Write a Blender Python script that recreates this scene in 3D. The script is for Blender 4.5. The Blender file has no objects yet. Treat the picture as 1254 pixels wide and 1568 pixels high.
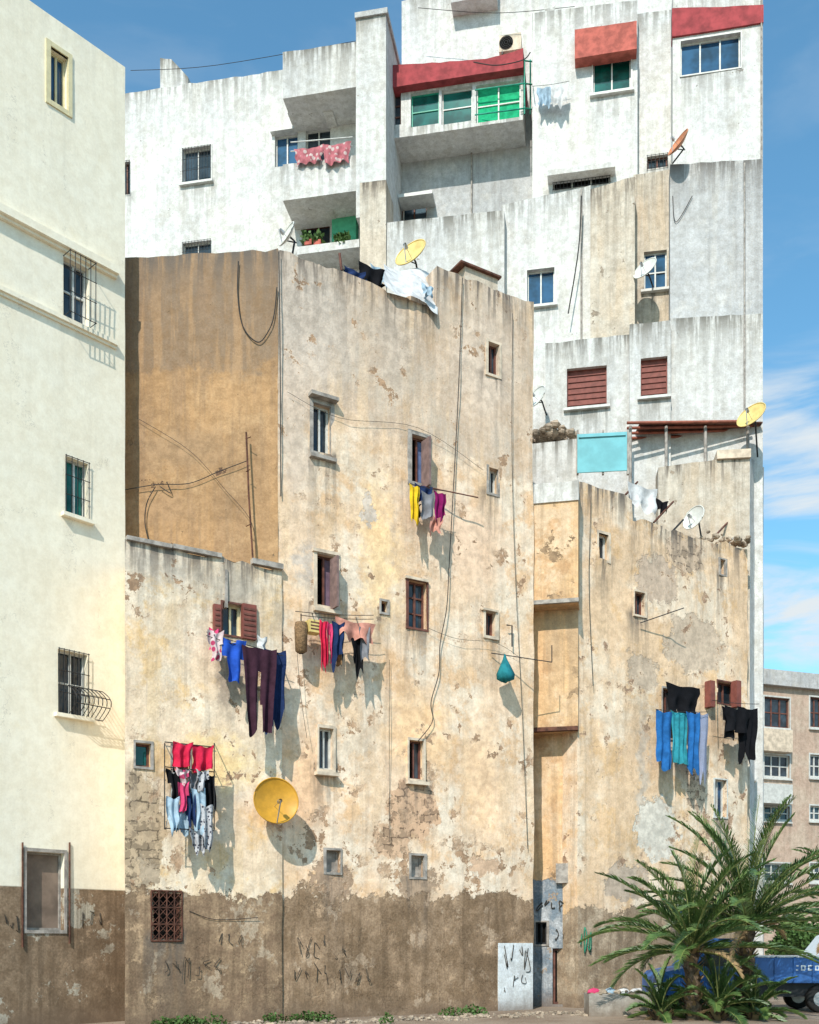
import bpy, math, random
from mathutils import Vector, noise
random.seed(7)
F=1600.0; CX=627.0; HY=1440.0; CH=1.75      # surveyed focal length / eye height
rad=math.radians
class Fr:
    """vertical reference plane (a facade line on the plan)"""
    def __init__(s,P,Q):
        s.o=P; dx=Q[0]-P[0]; dy=Q[1]-P[1]; s.L=math.hypot(dx,dy)
        s.u=(dx/s.L,dy/s.L); s.n=(s.u[1],-s.u[0])
    def hit(s,px,py,w=0):
        a=(px-CX)/F; ox=s.o[0]+s.n[0]*w; oy=s.o[1]+s.n[1]*w
        t=(a*oy-ox)/(s.u[0]-a*s.u[1]); d=oy+s.u[1]*t
        return t,CH+(HY-py)/F*d
    def pt(s,t,w,z):
        return Vector((s.o[0]+s.u[0]*t+s.n[0]*w, s.o[1]+s.u[1]*t+s.n[1]*w, z))
    def P(s,px,py,w=0):
        t,z=s.hit(px,py,w); return s.pt(t,w,z)
def pl(px,d): return ((px-CX)/F*d,d)
def FP(a,da,b,db): return Fr(pl(a,da),pl(b,db))
WF=Fr((0,0),(1,0))
FM=FP(425,22.9,812,26.5)
FB=FP(191,23.25,425,22.9)
C0=pl(191.5,22.7); FL=Fr((C0[0]-.677*16,C0[1]-.736*16),C0)
FW=FP(191,38,1168,33.9)
FRt=FP(885,27,1145,30.3)
FRl=FP(800,27.3,885,27)
FR2=FP(1010,31.3,1148,31.0); FR2s=FP(1148,31.0,1169,33.0)
FT=FP(790,30.6,885,30.4)
FD=FP(1160,56,1300,58)
# ---------------------------------------------------------------- accumulators
G=[]
def grp(name): G.append({'name':name,'parts':{}}); return len(G)-1
class Acc:
    def __init__(s,mat): s.v=[];s.g=[];s.f=[];s.sm=[];s.mat=mat
    def face(s,pts,smooth=False,g=0.0):
        b=len(s.v)
        for p in pts: s.v.append(Vector(p)); s.g.append(g)
        s.f.append(tuple(range(b,b+len(pts)))); s.sm.append(smooth)
    def grid(s,rows,skip=None,closed=False,gr=None):
        b=len(s.v); nv=len(rows); nu=len(rows[0])
        for j,r in enumerate(rows):
            for i,p in enumerate(r): s.v.append(Vector(p)); s.g.append(gr[j][i] if gr else 0.0)
        for j in range(nv-1):
            for i in range(nu if closed else nu-1):
                if skip and skip(i,j): continue
                k=(i+1)%nu
                s.f.append((b+j*nu+i,b+j*nu+k,b+(j+1)*nu+k,b+(j+1)*nu+i)); s.sm.append(True)
def A(g,part,mat):
    k=part+'|'+mat.name
    if k not in G[g]['parts']: G[g]['parts'][k]=Acc(mat)
    return G[g]['parts'][k]
def build():
    for g in G:
        ps=[(k,a) for k,a in g['parts'].items() if a.f]
        if not ps: continue
        allv=[v for _,a in ps for v in a.v]
        c=Vector((sum(v.x for v in allv)/len(allv),sum(v.y for v in allv)/len(allv),min(v.z for v in allv)))
        root=None
        if len(ps)>1:
            root=bpy.data.objects.new(g['name'],None); root.empty_display_size=.3
            bpy.context.collection.objects.link(root); root.location=c
        for k,a in ps:
            nm=k.split('|')[0] if root else g['name']
            me=bpy.data.meshes.new(nm); me.from_pydata([tuple(v-c) for v in a.v],[],a.f)
            me.polygons.foreach_set('use_smooth',a.sm); me.materials.append(a.mat)
            at=me.attributes.new('grime','FLOAT','POINT'); at.data.foreach_set('value',a.g)
            me.update()
            ob=bpy.data.objects.new(nm,me); bpy.context.collection.objects.link(ob)
            if root: ob.parent=root
            else: ob.location=c
def box(a,fr,u0,u1,z0,z1,w0,w1):
    c=[fr.pt(u,w,z) for z in (z0,z1) for w in (w0,w1) for u in (u0,u1)]
    for q in ((0,1,3,2),(4,5,7,6),(0,1,5,4),(2,3,7,6),(0,2,6,4),(1,3,7,5)): a.face([c[i] for i in q])
def pbox(a,fr,x0,y0,x1,y1,w0,w1):
    """box whose front face (at offset w1) covers the surveyed rectangle"""
    xc=(x0+x1)/2; yc=(y0+y1)/2
    ua=fr.hit(x0,yc,w1)[0]; ub=fr.hit(x1,yc,w1)[0]; za=fr.hit(xc,y1,w1)[1]; zb=fr.hit(xc,y0,w1)[1]
    box(a,fr,ua,ub,za,zb,w0,w1)
def tube(a,pts,r,n=6):
    pts=[Vector(p) for p in pts]; rows=[]
    for i,p in enumerate(pts):
        t=(pts[min(i+1,len(pts)-1)]-pts[max(i-1,0)]).normalized()
        ref=Vector((0,0,1)) if abs(t.z)<.9 else Vector((1,0,0))
        e1=t.cross(ref).normalized(); e2=t.cross(e1)
        rr=r[i] if isinstance(r,(list,tuple)) else r
        rows.append([p+(e1*math.cos(k*2*math.pi/n)+e2*math.sin(k*2*math.pi/n))*rr for k in range(n)])
    a.grid(rows,closed=True)
def sagline(p,q,sag,n=10):
    p=Vector(p);q=Vector(q)
    return [p.lerp(q,i/n)-Vector((0,0,sag*4*(i/n)*(1-i/n))) for i in range(n+1)]
def smoothpath(ps,n=6):
    ps=[Vector(p) for p in ps]; out=[]
    for i in range(len(ps)-1):
        p0=ps[max(i-1,0)];p1=ps[i];p2=ps[i+1];p3=ps[min(i+2,len(ps)-1)]
        for k in range(n):
            t=k/n
            out.append(.5*((2*p1)+(p2-p0)*t+(2*p0-5*p1+4*p2-p3)*t*t+(3*p1-p0-3*p2+p3)*t**3))
    out.append(ps[-1]); return out
# ---------------------------------------------------------------- materials
class NB:
    def __init__(s,name):
        s.m=bpy.data.materials.new(name); s.m.use_nodes=True; s.nt=s.m.node_tree; s.nt.nodes.clear()
        s.out=s.nt.nodes.new('ShaderNodeOutputMaterial'); s.b=s.nt.nodes.new('ShaderNodeBsdfPrincipled')
        s.nt.links.new(s.b.outputs[0],s.out.inputs[0]); s.geo=s.nt.nodes.new('ShaderNodeNewGeometry')
        s.pos=s.geo.outputs['Position']
    def set(s,inp,v):
        if isinstance(v,bpy.types.NodeSocket): s.nt.links.new(v,inp)
        elif isinstance(v,tuple) and len(v)==3 and inp.type=='RGBA': inp.default_value=(*v,1)
        else: inp.default_value=v
    def math(s,op,a,b=0.0,clamp=False):
        n=s.nt.nodes.new('ShaderNodeMath'); n.operation=op; n.use_clamp=clamp; s.set(n.inputs[0],a); s.set(n.inputs[1],b); return n.outputs[0]
    def vm(s,op,a,b=(0,0,0)):
        n=s.nt.nodes.new('ShaderNodeVectorMath'); n.operation=op; s.set(n.inputs[0],a); s.set(n.inputs[1],b)
        return n.outputs['Value'] if op in('DOT_PRODUCT','LENGTH') else n.outputs[0]
    def noise(s,scale,vec=None,detail=6,rough=.6,col=False,off=0):
        v=vec if vec is not None else s.pos
        if off: v=s.vm('ADD',v,(off,off*1.7,off*.6))
        n=s.nt.nodes.new('ShaderNodeTexNoise'); s.set(n.inputs['Vector'],v); n.inputs['Scale'].default_value=scale
        n.inputs['Detail'].default_value=detail; n.inputs['Roughness'].default_value=rough
        return n.outputs['Color' if col else 0]
    def mr(s,v,a,b,c=0.0,d=1.0):
        n=s.nt.nodes.new('ShaderNodeMapRange'); n.interpolation_type='SMOOTHSTEP'
        s.set(n.inputs[0],v); n.inputs[1].default_value=a; n.inputs[2].default_value=b; n.inputs[3].default_value=c; n.inputs[4].default_value=d
        return n.outputs[0]
    def mix(s,f,a,b,mode='MIX'):
        n=s.nt.nodes.new('ShaderNodeMix'); n.data_type='RGBA'; n.blend_type=mode
        s.set(n.inputs[0],f); s.set(n.inputs[6],a); s.set(n.inputs[7],b); return n.outputs[2]
    def z(s):
        n=s.nt.nodes.new('ShaderNodeSeparateXYZ'); s.set(n.inputs[0],s.pos); return n.outputs[2]
    def bump(s,h,strength=.5,dist=.02):
        n=s.nt.nodes.new('ShaderNodeBump'); n.inputs['Strength'].default_value=strength; n.inputs['Distance'].default_value=dist
        s.set(n.inputs['Height'],h); s.nt.links.new(n.outputs[0],s.b.inputs['Normal'])
def sc(c,k): return tuple(min(1,x*k) for x in c)
def stucco(name,base,c2,c3,t2=.5,t3=.58,w3=.05,dado=None,grime=.8,gcol=(.13,.11,.095),blobs=(),bands=(),streak=.3,sth=.5,off=0,spots=None,zs=None,bump=.6,udir=(1,0),wash=None,mot=1.0):
    m=NB(name); z=m.z()
    n1=m.noise(.55,off=off+3,detail=6,rough=.65); n2=m.noise(1.1,off=off+11,detail=7,rough=.7)
    fine=m.noise(22,detail=3,off=off); mid=m.noise(4.5,off=off+5,detail=5,rough=.72)
    col=m.mix(m.mr(n1,t2-.06,t2+.1),base,c2)
    col=m.mix(m.mr(n2,t3-.02,t3+w3,0,.85),col,c3)
    for (z0,z1,bc,st) in bands:
        zz=m.math('ADD',z,m.math('MULTIPLY',m.math('SUBTRACT',n2,.5),2.2))
        f=m.math('MULTIPLY',m.mr(zz,z0-.15,z0+.15),m.mr(zz,z1-.1,z1+.1,1,0))
        f=m.math('MULTIPLY',f,m.mr(mid,.25,.6,st*.5,st)); col=m.mix(f,col,bc)
    st=m.noise(1.0,vec=m.vm('MULTIPLY',m.pos,(5.5,5.5,.22)),detail=4,off=off+2)
    col=m.mix(m.mr(st,sth,sth+.14,0,streak),col,m.mix(.5,base,gcol))
    st2=m.noise(1.0,vec=m.vm('MULTIPLY',m.pos,(2.4,2.4,.2)),detail=5,off=off+27)
    if wash: col=m.mix(m.math('MULTIPLY',m.mr(st2,.49,.60),m.mr(n1,.3,.6,.95,.25)),col,wash)
    col=m.mix(m.mr(st2,.38,.48,streak*.9,0),col,sc(base,1.16))
    ma=1-.18*mot; mb=1+.11*mot
    col=m.mix(1.0,col,m.mix(m.mr(mid,.3,.7),(ma,ma*.98,ma*.95),(mb,mb,mb)),'MULTIPLY')
    col=m.mix(1.0,col,m.mix(m.mr(fine,.3,.7),(1-.09*mot,)*3,(1+.06*mot,)*3),'MULTIPLY')
    h=m.math('ADD',m.math('MULTIPLY',mid,.8),m.math('MULTIPLY',fine,.25))
    dist=m.vm('SCALE',m.vm('SUBTRACT',m.noise(2.0,col=True,detail=6,rough=.72,off=off),(.5,.5,.5)))
    dist.node.inputs['Scale'].default_value=1.6
    pd=m.vm('ADD',m.pos,dist)
    for bl in blobs:
        c,ru,rz,bc=bl[:4]; kind=bl[4] if len(bl)>4 else ''
        L=m.vm('LENGTH',m.vm('MULTIPLY',m.vm('SUBTRACT',pd,tuple(c)),(1/ru,1/ru,1/rz)))
        f=m.mr(L,.93,1.03,1,0) if kind!='soft' else m.mr(L,.4,1.4,.85,0)
        cc=m.mix(m.mr(mid,.35,.65),bc,sc(bc,1.45))
        if kind=='brick':
            u=m.vm('DOT_PRODUCT',m.pos,(udir[0],udir[1],0))
            cb=m.nt.nodes.new('ShaderNodeCombineXYZ'); m.set(cb.inputs[0],u); m.set(cb.inputs[1],z)
            wob=m.vm('ADD',cb.outputs[0],m.vm('MULTIPLY',dist,(.2,.16,0)))
            br=m.nt.nodes.new('ShaderNodeTexBrick'); m.set(br.inputs['Vector'],wob); br.inputs['Scale'].default_value=1
            br.inputs['Brick Width'].default_value=.36; br.inputs['Row Height'].default_value=.19; br.inputs['Mortar Size'].default_value=.022; br.inputs['Mortar Smooth'].default_value=.6
            m.set(br.inputs['Color1'],sc(bc,1.3)); m.set(br.inputs['Color2'],sc(bc,.7)); m.set(br.inputs['Mortar'],sc(bc,.4))
            cc=m.mix(m.mr(mid,.47,.53,0,.95),br.outputs[0],sc(bc,1.45))
        col=m.mix(f,col,cc)
        if kind=='': h=m.math('SUBTRACT',h,m.math('MULTIPLY',f,.8))
    if spots:
        thr,sc_=spots
        sp=m.noise(1.9,off=off+40,detail=7,rough=.70)
        if zs: sp=m.math('ADD',sp,m.mr(z,zs[0],zs[1],zs[2],0))
        gate=m.mr(n1,.42,.54)
        f=m.math('MULTIPLY',m.mr(sp,thr,thr+.012),gate)
        rim=m.math('MULTIPLY',m.mr(sp,thr-.03,thr),gate); col=m.mix(m.math('MULTIPLY',rim,.45),col,sc(base,1.15))
        col=m.mix(f,col,m.mix(m.mr(mid,.4,.6),sc_,sc(sc_,.62))); h=m.math('SUBTRACT',h,m.math('MULTIPLY',f,.9))
        pk=m.noise(8,off=off+80,detail=4,rough=.6)
        f=m.mr(pk,.71,.73,0,.8); col=m.mix(f,col,sc(sc_,.55))
    vo=m.nt.nodes.new('ShaderNodeTexVoronoi'); vo.feature='DISTANCE_TO_EDGE'; vo.inputs['Scale'].default_value=.42; m.set(vo.inputs['Vector'],pd)
    cr=m.math('MULTIPLY',m.mr(vo.outputs['Distance'],.0015,.006,.35,0),m.mr(st2,.5,.58)); col=m.mix(cr,col,sc(gcol,1.2))
    if dado:
        hh,amp,dc,dc2=dado
        dn=m.noise(.9,off=off+21,detail=7,rough=.74)
        zz=m.math('ADD',z,m.math('MULTIPLY',m.math('SUBTRACT',dn,.5),amp*4.2))
        f=m.mr(zz,hh-.015,hh+.015,1,0)
        d2=m.noise(2.6,off=off+33,detail=7,rough=.7)
        dcol=m.mix(m.mr(d2,.42,.58),dc,dc2); dcol=m.mix(m.mr(n2,.57,.59,0,.8),dcol,sc(base,.62))
        dcol=m.mix(m.mr(st,.50,.64,0,.45),dcol,sc(dc,.5))
        dcol=m.mix(m.mr(n1,.50,.60,0,.55),dcol,sc(dc,.62))
        dcol=m.mix(m.mr(d2,.60,.63,0,.75),dcol,sc(dc2,1.4))
        dcol=m.mix(1.0,dcol,m.mix(m.mr(fine,.3,.7),(.78,.78,.78),(1.12,1.12,1.12)),'MULTIPLY')
        col=m.mix(f,col,dcol); h=m.math('SUBTRACT',h,m.math('MULTIPLY',f,.8)) 
    at=m.nt.nodes.new('ShaderNodeAttribute'); at.attribute_name='grime'
    st3=m.noise(1.0,vec=m.vm('MULTIPLY',m.pos,(5,5,.4)),detail=6,rough=.65,off=off+13)
    gf=m.math('MULTIPLY',at.outputs['Fac'],m.mr(st3,.42,.58,.12,1.0)); gf=m.math('MULTIPLY',gf,grime,True)
    col=m.mix(gf,col,gcol)
    col=m.mix(m.mr(m.math('ADD',z,m.math('MULTIPLY',n2,.8)),.35,.95,.7,0),col,(.16,.11,.075))
    m.set(m.b.inputs['Base Color'],col); m.b.inputs['Roughness'].default_value=.93; m.b.inputs['Specular IOR Level'].default_value=.2
    m.bump(h,bump,.035); return m.m
def plain(name,c,rough=.6,metal=0,var=.25,scale=6,c2=None,spec=.4):
    m=NB(name); n=m.noise(scale,detail=4)
    col=m.mix(m.mr(n,.3,.7),sc(c,1-var),sc(c,1+var) if c2 is None else c2)
    m.set(m.b.inputs['Base Color'],col); m.b.inputs['Roughness'].default_value=rough; m.b.inputs['Metallic'].default_value=metal
    m.b.inputs['Specular IOR Level'].default_value=spec; return m.m
def clothm(name,c,c2=None,mode=None,s=14):
    m=NB(name); n=m.noise(5,detail=4); col=m.mix(m.mr(n,.3,.7),sc(c,.75),sc(c,1.2))
    if c2 and mode=='check':
        v=m.nt.nodes.new('ShaderNodeTexVoronoi'); v.inputs['Scale'].default_value=s; m.set(v.inputs['Vector'],m.pos)
        col=m.mix(m.mr(v.outputs['Distance'],.3,.42,1,0),col,c2)
    elif c2:
        w=m.nt.nodes.new('ShaderNodeTexWave'); w.inputs['Scale'].default_value=s; m.set(w.inputs['Vector'],m.pos); w.bands_direction='Z' if mode=='z' else 'X'
        col=m.mix(m.mr(w.outputs['Fac'],.5,.6),col,c2)
    m.set(m.b.inputs['Base Color'],col); m.b.inputs['Roughness'].default_value=.9; m.b.inputs['Specular IOR Level'].default_value=.1
    m.bump(m.noise(9,detail=3),.5,.02); return m.m
def glassm(name,c):
    m=NB(name); n=m.noise(1.3,detail=3); col=m.mix(m.mr(n,.35,.65),sc(c,.5),sc(c,1.5))
    m.set(m.b.inputs['Base Color'],col); m.b.inputs['Roughness'].default_value=.03; m.b.inputs['Specular IOR Level'].default_value=.5
    return m.m
DK=plain('dark_interior',(.012,.011,.01),.95,spec=0)
GL=glassm('window_glass',(.03,.045,.06)); GLB=glassm('blue_glass',(.015,.06,.13)); GLG=glassm('green_glass',(.005,.09,.075))
WH=plain('white_frame',(.55,.55,.52),.5,var=.15); CRF=plain('cream_frame',(.66,.58,.36),.5,var=.1)
WD=plain('brown_wood',(.13,.05,.035),.7,var=.4); GRN=plain('green_frame',(.02,.3,.2),.5); GREY=plain('grey_render',(.32,.29,.26),.95,var=.35)
LREN=plain('light_render',(.58,.48,.37),.95,var=.25,scale=4); IRON=plain('black_iron',(.02,.02,.022),.6); RUST=plain('rusty_iron',(.10,.04,.025),.85,var=.5)
RED=plain('red_paint',(.30,.045,.05),.85,var=.3,scale=3); SHUT=plain('maroon_shutter',(.2,.06,.045),.7,var=.2); SALM=plain('red_canopy',(.40,.10,.075),.85,var=.3,scale=4)
CAB=plain('cable_rubber',(.03,.028,.027),.7); GREENW=plain('green_wall',(.08,.38,.22),.9,var=.15)
YEL=plain('yellow_dish_paint',(.66,.5,.18),.55,var=.15); ORG=plain('ochre_dish_paint',(.55,.28,.025),.5,var=.12); WHD=plain('white_dish_paint',(.62,.62,.58),.5,var=.1); ORD=plain('orange_dish_paint',(.5,.2,.1),.6,var=.3)
STEEL=plain('galvanised_steel',(.4,.4,.4),.45,.6); STONE=plain('rubble_stone',(.3,.24,.18),.95,var=.5,scale=2)
TARP=plain('turquoise_tarp',(.14,.42,.47),.6,var=.12,scale=2)
Bm=lambda px,py,ru,rz,c,*k:(FM.P(px,py),ru,rz,c,*k)
main_st=stucco('peach_plaster',(.79,.585,.415),(.83,.70,.56),(.73,.465,.26),t2=.47,t3=.525,w3=.1,dado=(2.85,.5,(.25,.165,.10),(.35,.24,.155)),grime=.95,wash=(.77,.56,.37),
  bands=[(13.4,18.5,(.47,.375,.30),.65)],spots=(.60,(.50,.32,.20)),zs=(3,8,.045),streak=.36,udir=FM.u,
  blobs=[Bm(470,480,1.4,1.7,(.46,.39,.33),'soft'),Bm(740,560,1.1,1.5,(.55,.44,.35),'soft'),Bm(450,650,.5,1.8,(.49,.39,.31),'soft'),Bm(720,830,1.0,1.2,(.62,.44,.31),'soft'),Bm(600,520,.8,1.2,(.44,.36,.29),'soft'),
   Bm(508,1352,.5,.65,(.32,.22,.15)),Bm(640,1350,.5,.55,(.34,.24,.165)),Bm(630,1240,.75,.7,(.48,.31,.20),'brick'),Bm(735,1495,.2,.3,(.55,.47,.38)),Bm(560,1500,.8,.3,(.46,.35,.26)),
   Bm(640,1120,.9,1.0,(.72,.46,.26),'soft'),Bm(580,850,.5,1.9,(.74,.50,.28),'soft'),Bm(600,1290,.55,.35,(.48,.32,.21),'brick'),Bm(745,1330,.45,.3,(.50,.34,.23)),Bm(565,780,.18,.35,(.5,.42,.35)),Bm(470,860,.25,.6,(.42,.36,.31),'soft'),
   Bm(470,1200,.6,1.3,(.70,.44,.26),'soft'),Bm(740,1180,.6,1.6,(.72,.48,.30),'soft')])
ann_st=stucco('cream_plaster',(.79,.62,.45),(.82,.71,.57),(.75,.50,.24),t2=.48,t3=.53,w3=.1,off=5,dado=(2.72,.5,(.25,.165,.105),(.35,.24,.15)),spots=(.61,(.50,.32,.2)),zs=(3,8,.03),streak=.42,udir=FM.u,grime=1.0,wash=(.78,.59,.38),
  blobs=[Bm(212,1280,.6,1.15,(.40,.30,.20),'brick'),Bm(230,1340,.3,.25,(.36,.28,.2)),Bm(355,905,.6,.8,(.38,.33,.27),'soft'),Bm(350,1050,.35,.7,(.34,.27,.21),'soft'),Bm(330,1170,.9,.6,(.76,.52,.25),'soft'),Bm(240,860,.8,.5,(.48,.42,.35),'soft')])
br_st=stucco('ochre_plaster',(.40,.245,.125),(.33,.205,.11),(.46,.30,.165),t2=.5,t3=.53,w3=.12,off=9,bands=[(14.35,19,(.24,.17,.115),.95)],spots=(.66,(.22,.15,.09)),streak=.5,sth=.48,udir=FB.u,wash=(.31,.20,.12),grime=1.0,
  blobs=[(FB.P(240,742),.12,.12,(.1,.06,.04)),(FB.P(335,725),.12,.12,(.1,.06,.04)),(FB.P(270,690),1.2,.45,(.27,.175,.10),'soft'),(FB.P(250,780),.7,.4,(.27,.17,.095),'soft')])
left_st=stucco('ivory_plaster',(.88,.81,.66),(.89,.83,.69),(.86,.78,.61),t2=.5,t3=.62,w3=.1,off=15,dado=(2.83,.006,(.22,.15,.095),(.29,.205,.135)),streak=.07,grime=.35,bump=.2,mot=.35)
wst=lambda n,o,k=1,**kw: stucco(n,sc((.64,.635,.615),k),sc((.57,.57,.565),k),sc((.50,.485,.45),k),t2=.50,t3=.55,w3=.12,off=o,gcol=(.17,.16,.14),streak=.3,sth=.50,spots=(.66,(.38,.35,.31)),bump=.4,wash=sc((.57,.55,.51),k),**kw)
white_st=wst('white_plaster',20,1.05,grime=.75); white2=wst('white_plaster_weathered',31,.95,grime=1.0)
cem_shade=stucco('grey_cement_and_shade',(.46,.46,.46),(.40,.405,.41),(.53,.52,.50),t2=.48,t3=.54,w3=.1,off=25,gcol=(.15,.14,.13),streak=.4,sth=.5,grime=1.0,wash=(.50,.485,.46))  # cement grey; also paints shade into the centre wall and mid tower
beige=stucco('beige_plaster',(.55,.475,.385),(.58,.53,.455),(.44,.38,.31),off=29,t3=.54,w3=.1,streak=.4,sth=.49,grime=1.05,gcol=(.13,.11,.09),wash=(.57,.46,.34),spots=(.62,(.36,.29,.22)))
BR=lambda px,py,ru,rz,c,*k:(FRt.P(px,py),ru,rz,c,*k)
r_st=stucco('apricot_plaster',(.75,.54,.36),(.79,.66,.52),(.71,.46,.245),t2=.48,t3=.525,w3=.09,off=41,dado=(2.6,.45,(.33,.24,.16),(.45,.35,.25)),spots=(.60,(.46,.30,.2)),zs=(3,12,.02),streak=.45,udir=FRt.u,grime=1.05,wash=(.73,.52,.34),
  blobs=[BR(1005,890,.8,.65,(.43,.33,.25)),BR(1065,985,1.2,.8,(.46,.36,.27)),BR(985,1030,.6,.5,(.45,.35,.26)),BR(1050,850,.8,.5,(.43,.32,.23),'brick'),BR(985,1180,.25,1.7,(.46,.39,.32),'soft'),
   BR(1005,1270,.8,.9,(.53,.48,.41)),BR(1065,1200,.45,.9,(.47,.35,.25),'brick'),BR(960,1350,.9,.5,(.38,.30,.23)),BR(1120,1090,.45,.6,(.47,.35,.25)),BR(920,930,.3,1.4,(.6,.43,.28),'soft'),BR(1040,1120,.5,.8,(.5,.39,.29),'soft')])
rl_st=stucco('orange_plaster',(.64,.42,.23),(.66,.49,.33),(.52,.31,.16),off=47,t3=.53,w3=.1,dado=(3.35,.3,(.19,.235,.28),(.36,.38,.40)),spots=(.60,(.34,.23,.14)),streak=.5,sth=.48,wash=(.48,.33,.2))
d_st=stucco('pink_render',(.50,.37,.29),(.54,.43,.34),(.44,.34,.27),off=50,streak=.2,grime=.4)
# ---------------------------------------------------------------- wall builder
def subd(vals,step):
    vals=sorted(set(round(v,4) for v in vals)); out=[vals[0]]
    for a,b in zip(vals,vals[1:]):
        if b-a<1e-3: continue
        k=max(1,int(math.ceil((b-a)/step)))
        out+= [a+(b-a)*i/k for i in range(1,k+1)]
    return out
def wall(g,mat,fr,x0,x1,top,w=0,dep=6,ybot=None,holes=(),amp=.02,step=.33,jag=.03,part='walls',zbot=-.3,gr=1.0,back=None):
    T=[fr.hit(px,py,w) for px,py in top]
    for i in range(1,len(T)):
        if T[i][0]<=T[i-1][0]+.004: T[i]=(T[i-1][0]+.005,T[i][1])
    u0=fr.hit(x0,0,w)[0]; u1=fr.hit(x1,0,w)[0]
    def tz(u):
        if u<=T[0][0]: return T[0][1]
        for (a,za),(b,zb) in zip(T,T[1:]):
            if u<=b: return za+(zb-za)*(u-a)/(b-a)
        return T[-1][1]
    zmin=min(t[1] for t in T)-.04
    if ybot is not None: zbot=fr.hit((x0+x1)/2,ybot,w)[1]
    us=subd([u0,u1]+[t[0] for t in T if u0<t[0]<u1]+[h for H in holes for h in H[:2]],step)
    zs=subd([zbot,zmin]+[h for H in holes for h in H[2:4]],step)
    P=[];GR=[]
    for j in range(len(zs)+1):
        row=[];gg=[]
        for u in us:
            t=tz(u); z=zs[j] if j<len(zs) else t
            if j==len(zs): z+=jag*noise.noise(Vector((u*2.3,w*9,3)))+jag*.8*noise.noise(Vector((u*7,w*9,8)))
            q=fr.pt(u,w,z); d=amp*noise.noise(q*.8)+amp*.5*noise.noise(q*2.7)
            row.append(fr.pt(u,w+d,z))
            k=math.exp(-max(0,t-z)/.7)
            for H in holes:
                if H[0]-.15<=u<=H[1]+.15 and z<=H[2]+.01: k=max(k,.85*math.exp(-(H[2]-z)/.9))
            gg.append(k*gr)
        P.append(row);GR.append(gg)
    nu=len(us); nz=len(zs)+1
    def inh(i,j):
        if i<0 or j<0 or i>=nu-1 or j>=nz-1: return False
        uc=(us[i]+us[i+1])/2; zc=(zs[j]+(zs[j+1] if j+1<len(zs) else zs[j]+.02))/2
        return any(H[0]<uc<H[1] and H[2]<zc<H[3] for H in holes)
    a=A(g,part,mat); a.grid(P,skip=inh,gr=GR)
    nb=Vector((-fr.n[0],-fr.n[1],0)); nd=Vector(back) if back else nb
    for i in range(nu-1):
        for j in range(nz-1):
            if inh(i,j): continue
            for di,dj,e in ((1,0,((i+1,j),(i+1,j+1))),(-1,0,((i,j),(i,j+1))),(0,1,((i,j+1),(i+1,j+1))),(0,-1,((i,j),(i+1,j)))):
                if inh(i+di,j+dj):
                    p=P[e[0][1]][e[0][0]]; q=P[e[1][1]][e[1][0]]; a.face([p,q,q+nb*.26,p+nb*.26],g=.15)
    for i in range(nu-1):
        p,q=P[-1][i],P[-1][i+1]; a.face([p,q,q+nd*dep,p+nd*dep],g=.5*gr)
        if ybot is not None: p,q=P[0][i],P[0][i+1]; a.face([p,q,q+nd*dep,p+nd*dep])
    for j in range(nz-1):
        for i in (0,nu-1):
            p,q=P[j][i],P[j+1][i]; k=GR[j][i]*.7
            a.face([p,q,q+nd*dep,p+nd*dep],g=k)
    for H in holes:
        A(g,'window_recess',DK).face([fr.pt(u,w-.25,z) for u,z in ((H[0],H[2]),(H[1],H[2]),(H[1],H[3]),(H[0],H[3]))])
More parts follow.
